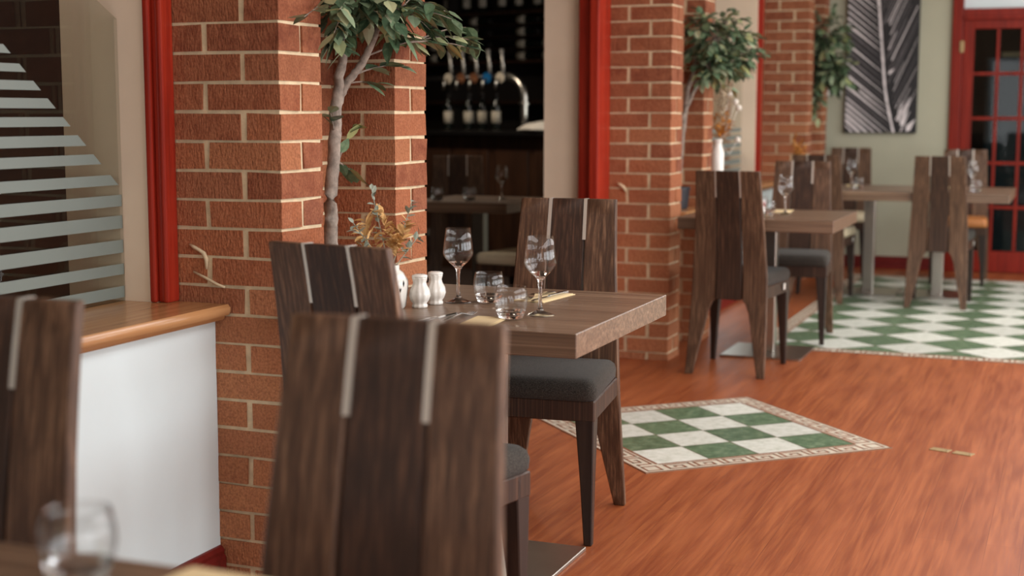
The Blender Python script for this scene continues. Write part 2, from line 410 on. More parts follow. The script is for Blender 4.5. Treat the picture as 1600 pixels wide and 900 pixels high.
for a, b in ((3.3526, 3.7891), (7.0595, 7.496), (10.829, 11.2655)):
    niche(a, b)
    l = MB(); l.box(-2.08, -1.845, a+.002, b-.002, .70, .735)
    struct(l.build('trim_4', 'sill', bevel=.006, seg=2))
# broken mortar and filler smears beside the sill ends
s = MB(); P = Vector
s.tube([(-2.152, 3.1365, .893), (-2.135, 3.133, .886), (-2.118, 3.133, .878), (-2.108, 3.133, .872), (-2.1, 3.133, .857), (-2.1, 3.133, .83)], [.003, .005, .005, .006, .006, .003], 6)
s.tube([(-2.14, 3.133, .822), (-2.1, 3.133, .806), (-2.07, 3.133, .792), (-2.045, 3.133, .785)], [.003, .004, .004, .003], 6)
s.tube([(-2.15, 6.842, .885), (-2.13, 6.838, .88), (-2.11, 6.838, .865), (-2.1, 6.838, .845)], [.006, .009, .01, .004], 6)
struct(s.build('trim_5', 'mortar', smooth='all'))

# ------------------------------------------------------------------ floor tiles
def greek_key(s, p, dx, dy, length, w, z):
    """one border run: cream band with brown meander lines, from p along dx, width direction dy"""
    def q(a, b): return (p[0]+dx[0]*a+dy[0]*b, p[1]+dx[1]*a+dy[1]*b)
    def strip(a0, a1, b0, b1, zz): s.flat([(*q(a0, b0), zz), (*q(a1, b0), zz), (*q(a1, b1), zz), (*q(a0, b1), zz)])
    s.mi = 3; strip(0, length-w, 0, w, z)
    s.mi = 4; t = w*.085; z2 = z+.0006
    strip(0, length-w*.06, w*.0, w*.06, z2); strip(w, length-w, w*.9, w, z2)
    n = max(1, round((length-2*w)/(w*1.28))); u = (length-2*w)/n
    for i in range(n):
        a = w + i*u
        for (x0, x1, y0, y1) in ((.06, .94, .74, .82), (.06, .14, .2, .82), (.06, .66, .2, .28), (.58, .66, .2, .58), (.32, .66, .5, .58), (.32, .40, .4, .58), (.86, .94, .2, .82), (.86, 1.06, .2, .28)):
            strip(a+x0*u, a+x1*u, y0*w, y1*w, z2)
    for a in (0,):
        for (x0, x1, y0, y1) in ((.18, .82, .18, .26), (.18, .82, .74, .82), (.18, .26, .18, .82), (.74, .82, .18, .82)):
            strip(a+x0*w, a+x1*w, y0*w, y1*w, z2)
def inset(cx, cy, size, ang, nt, bw):
    s = MB(); c, sn = math.cos(ang), math.sin(ang)
    W2 = lambda a, b: (cx+c*a-sn*b, cy+sn*a+c*b)
    h = size/2; z = .0015
    s.mi = 2; s.loft([[(*W2(a, b), zz) for a, b in ((-h, -h), (h, -h), (h, h), (-h, h))] for zz in (-.003, z)])
    ih = h-bw; ts = 2*ih/nt
    for i in range(nt):
        for j in range(nt):
            s.mi = 0 if (i+j) % 2 == 1 else 1
            g = .0022; a0, b0 = -ih+i*ts+g, -ih+j*ts+g; a1, b1 = -ih+(i+1)*ts-g, -ih+(j+1)*ts-g
            s.flat([(*W2(a, b), z+.0008) for a, b in ((a0, b0), (a1, b0), (a1, b1), (a0, b1))])
    for k in range(4):
        t = ang + k*math.pi/2; d = (math.cos(t), math.sin(t)); e = (-d[1], d[0])
        greek_key(s, (cx-d[0]*h-e[0]*h, cy-d[1]*h-e[1]*h), d, e, size, bw, z+.0006)
    return struct(s.build('floor_tile_panel', ['tile_green', 'tile_white', 'grout', 'key_cream', 'key_brown']))
inset(-1.3191, 5.3543, 1.026, .7588, 4, .098)
def tiled_area(x0, x1, y0, y1, ts, ang, ox, oy, bw):
    s = MB(); z = .0012
    s.mi = 2; s.box(x0, x1, y0, y1, -.003, z)
    ix0, ix1, iy0, iy1 = x0+bw, x1-bw, y0+bw, y1-bw
    def clip(poly):
        for ax, lim, sg in ((0, ix0, 1), (0, ix1, -1), (1, iy0, 1), (1, iy1, -1)):
            out = []
            for i in range(len(poly)):
                a, b = poly[i], poly[(i+1) % len(poly)]
                da, db = sg*(a[ax]-lim), sg*(b[ax]-lim)
                if da >= 0: out.append(a)
                if da*db < 0:
                    t = da/(da-db); out.append((a[0]+(b[0]-a[0])*t, a[1]+(b[1]-a[1])*t))
            poly = out
            if len(poly) < 3: return None
        return poly
    c, sn = math.cos(ang), math.sin(ang); n = 24
    for i in range(-n, n):
        for j in range(-n, n):
            g = .003
            pts = [(ox+c*a-sn*b, oy+sn*a+c*b) for a, b in ((i*ts+g, j*ts+g), ((i+1)*ts-g, j*ts+g), ((i+1)*ts-g, (j+1)*ts-g), (i*ts+g, (j+1)*ts-g))]
            p = clip(pts)
            if p:
                s.mi = 0 if (i+j) % 2 else 1; s.flat([(x, y, z+.0008) for x, y in p])
    L, Hh = x1-x0, y1-y0
    for p, d, e, ln in (((x0, y0), (1, 0), (0, 1), L), ((x1, y0), (0, 1), (-1, 0), Hh), ((x1, y1), (-1, 0), (0, -1), L), ((x0, y1), (0, -1), (1, 0), Hh)):
        greek_key(s, p, d, e, ln, bw, z+.0006)
    return struct(s.build('floor_tile_area', ['tile_green', 'tile_white', 'grout', 'key_cream', 'key_brown']))
tiled_area(-1.58, 2.4, 7.43, 11.15, .29, R(45), -1.17, 7.5, .095)
for i, (x, lab) in enumerate(((-.425, 'left one of two small brass plates let into the boards beside the diamond tile inset'), (-.342, 'right one of two small brass plates let into the boards beside the diamond tile inset'))):
    o = empty('floor_plate', (x, 5.37-.03*i, 0), R(-18))
    tag(o, lab, 'floor plate', 'brass plates in the floor')
    MB().box(-.036, .036, -.022, .022, 0, .003).build('cover', 'brass', o, bevel=.001)
    s = MB(); s.lathe([(.004, .003), (.004, .0042), (.001, .0045)], (.026, 0, 0), 8); s.build('screw', 'steel', o)

# ------------------------------------------------------------------ glass screen on the near sill
g = empty('glass_screen', (-2.33, 2.0, .742))
tag(g, 'clear glass screen with cut corner and pale frosted stripes standing on the near sill', 'glass screen')
s = MB(); pts = [(-4.0, 0), (1.088, 0), (1.104, .725), (1.01, .776), (-4.0, 1.3)]
s.loft([[(-.005, y, z) for y, z in pts], [(.005, y, z) for y, z in pts]]); s.build('pane', 'pane', g)
s = MB(); s.box(-.0052, .0052, 1.0985, 1.1045, .02, .722); s.build('glass_edge', 'pane_edge', g)
s = MB(); st = [(1.392, 1.372), (1.349, 1.33), (1.31, 1.288), (1.269, 1.245), (1.224, 1.201), (1.179, 1.152), (1.13, 1.104), (1.075, 1.048), (1.022, .992), (.968, .934), (.904, .87), (.841, .813), (.782, .752)]
for a, b in st:
    e = lambda zz: min(3.085, 2.689 + (1.371-zz)*1.19)
    ya, yb = e(a), e(b)
    s.loft([[(.0053, -1.5-2.0, z-.742) for z in (b, a)] + [(.0053, ya-2.0, a-.742), (.0053, yb-2.0, b-.742)], [(.0062, -1.5-2.0, z-.742) for z in (b, a)] + [(.0062, ya-2.0, a-.742), (.0062, yb-2.0, b-.742)]])
s.build('frosted_stripes', 'frost', g)
g2 = empty('glass_screen', (-2.33, 9.0, .742))
tag(g2, 'clear glass screen with pale frosted stripes on the farther sill behind the white bottle', 'glass screen')
s = MB(); pts = [(-1.28, 0), (1.45, 0), (1.45, .725), (1.35, .776), (-1.28, .776)]
s.loft([[(-.005, y, z) for y, z in pts], [(.005, y, z) for y, z in pts]]); s.build('pane', 'pane', g2)
s = MB()
for a, b in st:
    if a < 1.15: s.box(.0053, .0062, -1.28, 1.44, b-.742, a-.742)
s.build('frosted_stripes', 'frost', g2)

# ------------------------------------------------------------------ dining chairs (face +y in their own frame)
ZTOP = .97
def yprof(z):
    P = [(0, -.262), (.2, -.222), (.36, -.2), (.46, -.196), (.6, -.204), (.78, -.230), (.9, -.253), (.98, -.271)]
    for (a, b), (c, d) in zip(P, P[1:]):
        if z <= c: return b+(d-b)*(z-a)/(c-a)
    return P[-1][1]
def interp(P, z):
    for (a, b), (c, d) in zip(P, P[1:]):
        if z <= c: return b+(d-b)*(z-a)/(c-a)
    return P[-1][1]
OUT = [(0, .192), (.2, .188), (.36, .183), (.5, .179), (.75, .163), (.98, .152)]
INN = [(0, .156), (.30, .098), (.345, .080), (.36, .066), (.6, .0625), (.84, .0595), (.98, .058)]
TH = .024
def make_chair(name='dining_chair', seat='seat'):
    r = empty(name)
    zs = [0, .06, .14, .22, .30, .345, .36, .46, .56, .66, .75, .84, .92, ZTOP]
    for sx in (-1, 1):
        s = MB(); rings = []
        for z in zs:
            xo, xi, yc = interp(OUT, z)*sx, interp(INN, z)*sx, yprof(z)
            rings.append([(xi, yc-TH/2, z), (xo, yc-TH/2, z), (xo, yc+TH/2, z), (xi, yc+TH/2, z)])
        s.loft(rings); s.build('side_plank', 'walnut', r, bevel=.003, smooth=True)
    s = MB(); rings = []
    for z in [.36, .46, .56, .66, .75, .84, .92, ZTOP]:
        x = interp(INN, z) - (.0035 if z > .8 else .0045); yc = yprof(z) - .002 - max(0, .7-z)*.02
        rings.append([(-x, yc-TH/2, z), (x, yc-TH/2, z), (x, yc+TH/2, z), (-x, yc+TH/2, z)])
    s.loft(rings); s.build('center_plank', 'walnut_dark_shaded', r, bevel=.002, smooth=True)
    for sx in (-1, 1):
        s = MB(); rings = []
        for z in (.845, .9, .94, ZTOP+.001):
            x = (interp(INN, z)-.002)*sx; yc = yprof(z)
            rings.append([(x-.0052, yc-TH/2-.0012, z), (x+.0052, yc-TH/2-.0012, z), (x+.0052, yc+TH/2+.0012, z), (x-.0052, yc+TH/2+.0012, z)])
        s.loft(rings); s.build('inlay_strip', 'alu', r)
    # seat frame, cushion and front legs
    s = MB(); s.poly([(-.178, -.19), (.178, -.19), (.198, .205), (-.198, .205)], .365, .425)
    s.build('seat_frame', 'walnut_dark_shaded', r, bevel=.004)
    s = MB(); n = 9; rings = []
    for z, k in ((.424, .965), (.432, 1.0), (.455, 1.01), (.472, .985), (.482, .93), (.486, .8), (.488, .4)):
        pts = []
        for cx_, cy_, a0 in ((.2, .212, 0), (-.2, .212, 90), (-.178, -.185, 180), (.178, -.185, 270)):
            for i in range(5):
                a = R(a0 + 22.5*i); rad = .03
                px = cx_ - math.copysign(rad, cx_) + rad*math.cos(a); py = cy_ - math.copysign(rad, cy_) + rad*math.sin(a)
                pts.append((px*k, (py-.01)*k+.01, z))
        rings.append(pts)
    s.loft(rings); s.build('seat_cushion', seat, r, smooth='all')
    for sx in (-1, 1):
        s = MB(); rings = []
        for z, w0 in ((0, .024), (.18, .037), (.365, .054), (.415, .054)):
            xo = sx*(.196 - (.415-z)*.012); yo = .205 - (.415-z)*.02
            xi = xo - sx*w0; yi = yo - w0
            rings.append([(xo, yo, z), (xi, yo, z), (xi, yi, z), (xo, yi, z)])
        s.loft(rings); s.build('leg', 'wenge', r, bevel=.003)
    return r
GD = 'dark walnut dining chairs'
chair0 = make_chair()
chair_cream = make_chair(seat='cream_seat')
chair_tan = make_chair(seat='tan_seat')
first = {}
def place(proto, x, y, rz, label, name=None):
    if proto.name not in first: first[proto.name] = 1; o = proto
    else: o = copy_tree(proto)
    o.location = (x, y, 0); o.rotation_euler = (0, 0, rz)
    tag(o, label, 'chair', GD); return o
PI = math.pi
cA = place(chair0, -1.455, 3.945, PI+R(5), 'dark wood dining chair with grained back, pulled up to far side of the near table')
cH = place(chair0, -1.36, 2.80, R(-10), 'dark wood dining chair on near side of the near table, close to the brick pier')
cI = place(chair0, -.812, 1.375, PI, 'blurred dark wood chair closest to the camera, its back hiding part of the near table')
cJ = place(chair0, -1.455, 1.36, PI, 'blurred dark wood chair in front of the white wall below the striped glass')
cB = place(chair0, -1.503, 6.80, R(-2), 'dark wood dining chair seen from behind at near side of the middle table')
cC = place(chair0, -1.425, 7.80, PI+R(3), 'dark wood dining chair with grey seat on far side of the middle table')
cD = place(chair_cream, -1.58, 9.60, 0, 'cream-seated dining chair at near left side of the far table, behind another chair')
cF = place(chair0, -.808, 9.60, 0, 'dark wood dining chair with its back turned, at near right of the far table')
cE = place(chair_cream, -1.655, 11.1, PI, 'cream-seated dining chair against the grey-green wall below the palm leaf picture')
cG = place(chair_tan, -.785, 10.9, PI, 'tan-seated dining chair on far side of the far table, before the red door')
cK = place(chair0, -3.72, 8.42, R(24), 'dark dining chair in the unlit bar, seen through the doorway before the counter')
cL = place(chair_cream, -2.78, 7.22, R(80), 'pale-seated dining chair just inside the dark doorway beyond a grained chair back')
for c in (cB, cF, cD):
    fr_ = [x for x in c.children if x.name.startswith('seat_frame')][0]
    MB().box(.1985, .2015, .06, .095, .385, .415).build('seat_tag', 'plastic', fr_, bevel=.001)['label'] = 'small white tag'

# ------------------------------------------------------------------ tables
ZT = .735
def table(name, x0, x1, y0, y1, cols, label, th=.058):
    cx, cyy = (x0+x1)/2, (y0+y1)/2
    r = empty(name, (cx, cyy, 0)); tag(r, label, 'table')
    MB().box(x0-cx, x1-cx, y0-cyy, y1-cyy, ZT-th, ZT).build('tabletop', 'laminate', r, bevel=.0018)
    for x, y in cols:
        x -= cx; y -= cyy
        MB().box(x-.036, x+.036, y-.036, y+.036, .01, ZT-th).build('column', 'steel', r, bevel=.003)
        MB().box(x-.205, x+.205, y-.21, y+.21, 0, .012).build('base_plate', 'steel', r, bevel=.002)
        MB().box(x-.16, x+.16, y-.16, y+.16, ZT-th-.006, ZT-th).build('mounting_plate', 'wenge', r)
    return r
table('dining_table', -1.785, -1.046, 3.035, 3.80, [(-1.455, 3.515)], 'brown laminate dining table nearest the camera in sharp focus, set with glasses')
table('dining_table', -1.80, -1.05, 6.72, 7.48, [(-1.455, 7.28)], 'brown laminate dining table in the middle of the row, by the second brick pier')
table('dining_table', -1.83, -.388, 9.40, 10.32, [(-1.323, 10.06), (-.86, 10.06)], 'long brown laminate dining table near the far wall and the red door')
table('dining_table', -1.862, -.62, .50, 1.285, [(-1.24, .9)], 'out-of-focus table edge at the bottom left, below the blurred chairs')
table('dining_table', -3.55, -2.95, 7.35, 8.0, [(-3.25, 7.68)], 'dark table inside the bar, seen through the doorway behind the grained chair')

# ------------------------------------------------------------------ table ware
def solid_below(o, z):
    for p in o.data.polygons:
        if .0062 < p.center.z < z or (z < .05 and p.center.z < z): p.material_index = 1
def make_wine_glass():
    s = MB()
    outer = [(.036, 0), (.036, .0015), (.03, .004), (.012, .010), (.0055, .018), (.0042, .035), (.0042, .07), (.006, .086), (.012, .096), (.026, .108), (.0385, .124), (.0405, .133), (.038, .155), (.0325, .198)]
    inner = [(.0313, .198), (.0368, .155), (.0392, .133), (.0372, .1255), (.025, .1105), (.010, .1), (.001, .098)]
    s.lathe(outer+inner, n=40)
    o = s.build('wine_glass', ['glass', 'solid_glass'], smooth='all'); solid_below(o, .1035); return o
def make_tumbler():
    s = MB()
    outer = [(.026, 0), (.030, .003), (.037, .02), (.0415, .042), (.041, .058), (.036, .080)]
    inner = [(.0345, .080), (.0392, .058), (.0397, .042), (.0352, .024), (.029, .014), (.001, .012)]
    s.lathe(outer+inner, n=40)
    o = s.build('tumbler', ['glass', 'solid_glass'], smooth='all'); solid_below(o, .0145); return o
wg = make_wine_glass(); tm = make_tumbler(); used = set()
def put(proto, x, y, z, label, cat, group):
    if proto.name in used: o = proto.copy(); col.objects.link(o)
    else: o = proto; used.add(proto.name)
    o.location = (x, y, z+.0008); return tag(o, label, cat, group)
GW, GT = 'wine glasses on the tables', 'tumblers on the tables'
put(wg, -1.515, 3.432, ZT, 'stemmed wine glass in front of the dark doorway, beside the porcelain shakers', 'wine glass', GW)
put(wg, -1.228, 3.285, ZT, 'stemmed wine glass in front of the grained chair back on the near table', 'wine glass', GW)
put(tm, -1.442, 3.467, ZT, 'clear tumbler farther from the table edge, between the two wine glasses', 'tumbler', GT)
put(tm, -1.275, 3.207, ZT, 'clear tumbler nearest the camera on the near table, beside the wine glass', 'tumbler', GT)
put(wg, -1.34, 7.05, ZT, 'wine glass on the middle table in front of the far chair back', 'wine glass', GW)
put(tm, -1.40, 6.9, ZT, 'tumbler on the middle table in front of the shaker', 'tumbler', GT)
put(tm, -1.50, 7.2, ZT, 'tumbler on the middle table lying in line behind the chair back', 'tumbler', GT)
put(wg, -1.43, 9.86, ZT, 'wine glass at the left end of the far table against a chair back', 'wine glass', GW)
put(wg, -.632, 9.7, ZT, 'wine glass at the right end of the far table before the red door', 'wine glass', GW)
put(tm, -1.36, 9.7, ZT, 'tumbler beside the wine glass at the left end of the far table', 'tumbler', GT)
put(tm, -.60, 9.55, ZT, 'tumbler beside the wine glass at the right end of the far table', 'tumbler', GT)
put(wg, -1.155, 1.16, ZT, 'blurred wine glass at the very left edge of the photo', 'wine glass', GW)
put(tm, -.975, 1.2, ZT, 'blurred tumbler on the bottom-left table in front of the white wall', 'tumbler', GT)
put(wg, -1.06, 1.08, ZT, 'blurred glass at the bottom left beside the blurred tumbler', 'wine glass', GW)
put(tm, -3.42, 7.45, ZT, 'tumbler on the dark table inside the bar, left of the pair', 'tumbler', GT)
put(tm, -3.24, 7.5, ZT, 'tumbler on the dark table inside the bar, right of the pair', 'tumbler', GT)
put(wg, -3.12, 7.7, ZT, 'wine glass on the dark table inside the bar', 'wine glass', GW)
def shaker(x, y, label):
    r = empty('shaker', (x, y, ZT)); tag(r, label, 'shaker', 'porcelain shakers')
    s = MB(); s.lathe([(.0185, 0), (.0205, .003), (.0195, .008), (.0175, .011), (.024, .02), (.0275, .032), (.025, .046), (.0185, .058), (.0165, .066), (.019, .076), (.0195, .080)], n=40, flute=.045, fn=10)
    s.build('body', 'white_china', r, smooth='all')
    s = MB(); s.lathe([(.0195, .079), (.0205, .081), (.0195, .085), (.012, .0875), (.001, .088)], n=28); cap = s.build('cap', 'white_china', r, smooth='all')
    s = MB()
    for a in range(5): s.lathe([(.0011, .0873), (.0011, .0884)], (.006*math.cos(a*1.256), .006*math.sin(a*1.256), 0), 6)
    s.build('shaker_holes', 'dark_line', cap)
shaker(-1.568, 3.305, 'white fluted porcelain shaker nearer the camera on the near table')
shaker(-1.557, 3.378, 'white fluted porcelain shaker standing behind its twin on the near table')
shaker(-1.43, 6.86, 'small white shaker on the middle table by the chair back')
# white faceted vase with dried flowers on the near table
def sprig(s, base, tip, n, L, w, spread=.6, drop=.1, start=.35):
    b, t = Vector(base), Vector(tip)
    for i in range(n):
        k = start + (1-start)*i/max(1, n-1); p = b.lerp(t, k); ax = (t-b).normalized()
        a = random.uniform(0, 6.28); u = ax.orthogonal().normalized(); v = ax.cross(u)
        d = ax*.55 + (u*math.cos(a)+v*math.sin(a))*spread
        s.leaf(p, d, L*random.uniform(.75, 1.2), w*random.uniform(.8, 1.2), droop=drop)
v = empty('vase', (-1.635, 3.27, ZT)); tag(v, 'squat white vase with cut leaf pattern behind the shakers, holding dried flowers', 'vase')
s = MB(); s.lathe([(.036, 0), (.04, .004), (.044, .03), (.047, .06), (.046, .072), (.034, .092), (.024, .1), (.024, .112), (.02, .112), (.02, .1)], n=12)
vb = s.build('body', 'white_china', v, smooth=True)
s = MB()
for k in range(6):
    a = R(60*k-30); 
    for dz, da in ((.052, 0), (.066, .25), (.038, -.22)):
        c = Vector((math.cos(a+da), math.sin(a+da), 0)); tt = Vector((-c.y, c.x, 0)); rr = .0462
        s.flat([c*rr+Vector((0, 0, dz-.009)), c*rr+tt*.003+Vector((0, 0, dz)), c*rr+Vector((0, 0, dz+.01)), c*rr-tt*.003+Vector((0, 0, dz))])
s.build('leaf_pattern', 'dark_line', vb)
def bouquet(parent, specs, name='dried_flowers'):
    f = empty(name, (0, 0, 0)); f.parent = parent
    return f
dry = empty('dried_flowers', (-1.635, 3.27, ZT)); tag(dry, 'dried ochre flowers and grey-green sprigs in the vase beside the near brick pier', 'dried flowers')
s = MB()
for tip in ((.01, -.06, .25), (.04, .02, .22), (-.02, -.11, .2), (.0, .05, .20), (.02, -.02, .19), (-.03, -.08, .23), (.03, .0, .17)):
    sprig(s, (0, 0, .09), tip, 16, .04, .008, .7, .15, .55)
s.build('petals', 'dry', dry)
s = MB()
for tip in ((-.02, -.16, .23), (-.01, -.13, .17), (.02, .09, .27), (.0, -.1, .31), (.03, .11, .18)):
    sprig(s, (0, 0, .09), tip, 15, .026, .007, .9, .1, .4)
    s.tube([(0, 0, .03), Vector((0, 0, .09)), Vector(tip)], [.0014, .0014, .001], 5)
s.build('sprigs', 'eucalyptus', dry)
# tall white bottle on the middle table
bt = empty('bottle_vase', (-1.755, 7.34, ZT)); tag(bt, 'tall white bottle vase at wall end of the middle table, holding dried flowers', 'vase')
s = MB(); s.lathe([(.03, 0), (.032, .004), (.033, .29), (.031, .308), (.024, .32), (.021, .326), (.021, .352), (.023, .355), (.023, .366), (.017, .366), (.017, .345)], n=28)
s.build('body', 'white_china', bt, smooth='all')
d2 = empty('dried_flowers', (-1.755, 7.34, ZT)); tag(d2, 'orange and beige dried flowers with cotton bolls in the tall white bottle', 'dried flowers')
s = MB()
for tip in ((.03, .02, .5), (-.03, .06, .47), (.06, -.02, .46), (0, .09, .48), (.04, .05, .44)): sprig(s, (0, 0, .35), tip, 18, .045, .008, .8, .2, .2)
s.build('petals', 'dry_orange', d2)
s = MB()
for tip in ((.0, .06, .66), (.03, .03, .62), (-.02, .1, .6), (.05, .08, .64)): sprig(s, (0, 0, .4), tip, 26, .032, .006, .5, .1, .3)
s.build('grass_plumes', 'dry_beige', d2)
s = MB()
for p in ((.05, .17, .56), (.06, .2, .53), (.06, .19, .36), (.02, .15, .6)):
    s.ball(p, .017); s.tube([(0, .02, .35), (p[0]*.6, p[1]*.6, p[2]*.8), p], .0015, 5)
s.build('cotton_bolls', 'cotton', d2, smooth='all')
# dried flowers in a vase at the wall end of the far table
v3 = empty('bottle_vase', (-1.77, 9.62, ZT)); tag(v3, 'small white vase at wall end of the far table, mostly hidden by chair backs', 'vase')
s = MB(); s.lathe([(.03, 0), (.034, .01), (.034, .12), (.02, .16), (.018, .19), (.013, .19), (.013, .17)], n=20); s.build('body', 'white_china', v3, smooth='all')
d3 = empty('dried_flowers', (-1.77, 9.62, ZT)); tag(d3, 'orange dried flowers against the third brick pier', 'dried flowers')
s = MB()
for tip in ((.02, -.05, .3), (.04, .02, .33), (-.02, .05, .29), (.05, .08, .27), (.0, 0, .36)): sprig(s, (0, 0, .18), tip, 16, .045, .009, .8, .2, .2)
s.build('petals', 'dry_orange', d3)
# napkins, forks, knives
def napkin(x, y, z, rz, label, w=.09, l=.2):
    o = empty('napkin', (x, y, z), rz); tag(o, label, 'napkin', 'folded yellow paper napkins')
    MB().box(-w/2, w/2, -l/2, l/2, 0, .002).build('lower_fold', 'napkin', o, bevel=.001)
    MB().poly([(-w/2, -l/2+.002), (w/2-.004, -l/2+.002), (w/2-.004, l/2-.006), (-w/2, l/2-.003)], .0021, .004).build('upper_fold', 'napkin', o, bevel=.001)
def fork(x, y, z, rz, label, flip=1):
    o = empty('fork', (x, y, z), rz); tag(o, label, 'fork', 'forks on the tables')
    s = MB(); s.loft([[(-w_/2, yy, zz), (w_/2, yy, zz), (w_/2, yy, zz+.002), (-w_/2, yy, zz+.002)] for yy, w_, zz in ((-.1, .014, .001), (-.05, .009, .003), (0, .006, .008), (.03, .008, .010), (.045, .02, .007), (.055, .024, .004))])
    s.build('handle', 'cutlery', o, smooth=True)
    s = MB()
    for k in range(4):
        x0 = -.0095+k*.0063
        s.loft([[(x0-.0014, yy, zz), (x0+.0014, yy, zz), (x0+.0014, yy, zz+.0018), (x0-.0014, yy, zz+.0018)] for yy, zz in ((.054, .004), (.075, .001), (.098, .005))])
    s.build('tines', 'cutlery', o)
def knife(x, y, z, rz, label):
    o = empty('knife', (x, y, z), rz); tag(o, label, 'knife', 'knives on the tables')
    s = MB(); s.loft([[(-w_/2, yy, 0), (w_/2, yy, 0), (w_/2, yy, t_), (-w_/2, yy, t_)] for yy, w_, t_ in ((-.11, .014, .006), (-.06, .012, .006), (0, .009, .006))]); s.build('handle', 'cutlery', o, bevel=.001)
    s = MB(); s.poly([(-.005, 0), (.006, 0), (.009, .03), (.009, .075), (.004, .1), (-.005, .1)], .001, .0028); s.build('blade', 'cutlery', o)
napkin(-1.315, 3.125, ZT, R(4), 'pale yellow paper napkin under the fork at near edge of the near table', .08, .16)
fork(-1.40, 3.15, ZT+.0, R(-4), 'steel fork lying on the near table left of the tumblers')
knife(-1.445, 3.14, ZT+.0, R(-8), 'steel knife lying beside the fork on the near table')
napkin(-1.335, 3.61, ZT, R(-6), 'pale yellow paper napkin at far edge of the near table, before the grained chair')
fork(-1.352, 3.6, ZT+.004, R(176), 'steel fork resting on the napkin before the grained chair')
knife(-1.32, 3.6, ZT+.004, R(174), 'steel knife resting on the napkin before the grained chair')
napkin(-1.40, 7.3, ZT, R(4), 'yellow paper napkin at far edge of the middle table')
napkin(-1.47, 6.92, ZT, R(-12), 'yellow paper napkin at near edge of the middle table behind the chair')
napkin(-1.45, 10.1, ZT, R(10), 'yellow paper napkin at the left end of the far table')
napkin(-.80, 10.1, ZT, R(-10), 'yellow paper napkin at the right end of the far table')
napkin(-.795, 1.235, ZT, R(86), 'blurred yellow napkin at the bottom of the photo below the brick pier')
cc = empty('candle_cup', (-1.52, 7.32, ZT)); tag(cc, 'small red candle cup on the middle table', 'candle')
MB().lathe([(.02, 0), (.026, .005), (.028, .05), (.025, .05), (.022, .02), (.001, .02)], n=20).build('cup', 'red_glass', cc, smooth='all')
MB().lathe([(.02, .02), (.02, .035), (.001, .036)], n=16).build('wax', 'label', cc)

# ------------------------------------------------------------------ potted ficus trees in the niches
def bez(a, b, k=.1, n=5):
    a, b = Vector(a), Vector(b); mid = (a+b)/2 + Vector((0, 0, k*(b-a).length)); out = []
    for i in range(n):
        t = i/(n-1); out.append(a*(1-t)**2 + mid*2*t*(1-t) + b*t*t)
    return out
def solid(p):                                  # inside brickwork or a wall
    if p.x < -2.068 or p.y > 11.65: return True
    return any(py-.012 < p.y < py+.227 and p.x < PX+.012 for py in PIERS)
def tree(pot, trunks, twigs, label, seed, leafL=.062, clusters=()):
    rnd = random.Random(seed); random.seed(seed)
    r = empty('ficus_tree', pot); tag(r, label, 'tree', 'potted ficus trees'); o = Vector(pot)
    s = MB(); s.lathe([(.05, 0), (.062, .004), (.07, .1), (.074, .102), (.074, .116), (.066, .116), (.064, .1)], n=24); po = s.build('pot', 'pot', r, smooth=True)
    MB().lathe([(.064, .09), (.063, .1), (.001, .103)], n=20).build('soil', 'soil', po)
    s = MB()
    for pts, rad in trunks:
        sm = []; rr = []
        for i in range(len(pts)-1):
            for k in range(5):
                t = k/5; sm.append(Vector(pts[i]).lerp(Vector(pts[i+1]), t)-o + Vector((rnd.uniform(-1, 1), rnd.uniform(-1, 1), 0))*.0018); rr.append(rad[i]+(rad[i+1]-rad[i])*t)
        sm.append(Vector(pts[-1])-o); rr.append(rad[-1])
        s.tube(sm, rr, 10)
    tk = s.build('trunk', 'bark', r, smooth='all')
    tw = MB(); lf = MB()
    def leaves(path, n, L, flat=False):
        for i in range(n):
            t = .25 + .75*i/max(1, n-1); k = min(len(path)-2, int(t*(len(path)-1))); f = t*(len(path)-1)-k
            p = path[k].lerp(path[k+1], f); d = (path[k+1]-path[k]).normalized()
            sd = d.cross(Vector((0, 0, 1))); sd = sd.normalized() if sd.length > .01 else Vector((1, 0, 0))
            dr = d*rnd.uniform(.5, 1) + sd*rnd.choice((-1, 1))*rnd.uniform(.2, .9) + Vector((0, 0, rnd.uniform(-.6, .25)))
            if any(solid(p+o+dr.normalized()*L*q_*1.15 - Vector((0, 0, L*.2*q_))) for q_ in (0, .5, 1)): continue
            lf.leaf(p, dr, L*rnd.uniform(.7, 1.15), L*rnd.uniform(.25, .33), droop=rnd.uniform(.0, .22) if flat else rnd.uniform(.1, .4), fold=rnd.uniform(.02, .22))
    for a, b, n, k in twigs:
        path = [p-o for p in bez(a, b, k)]
        tw.tube(path, [.0028, .0024, .002, .0016, .001], 5); leaves(path, n, leafL, True)
    for c, rad, n in clusters:
        for i in range(n):
            a = Vector(c); 
            d = Vector((rnd.gauss(0, 1), rnd.gauss(0, 1), rnd.gauss(0, .8))).normalized()
            b = a + Vector((d.x*rad[0], d.y*rad[1], d.z*rad[2]))
            b.x = max(b.x, -2.03)
            if solid(b) or solid((a+b)/2): continue
            path = [p-o for p in bez(a+Vector((0, 0, -.02)), b, .12)]
            tw.tube(path, [.0026, .002, .0017, .0014, .001], 5); leaves(path, 9, leafL)
    tw.build('twigs', 'bark', tk); lf.build('foliage', 'leaf', r)
    return r
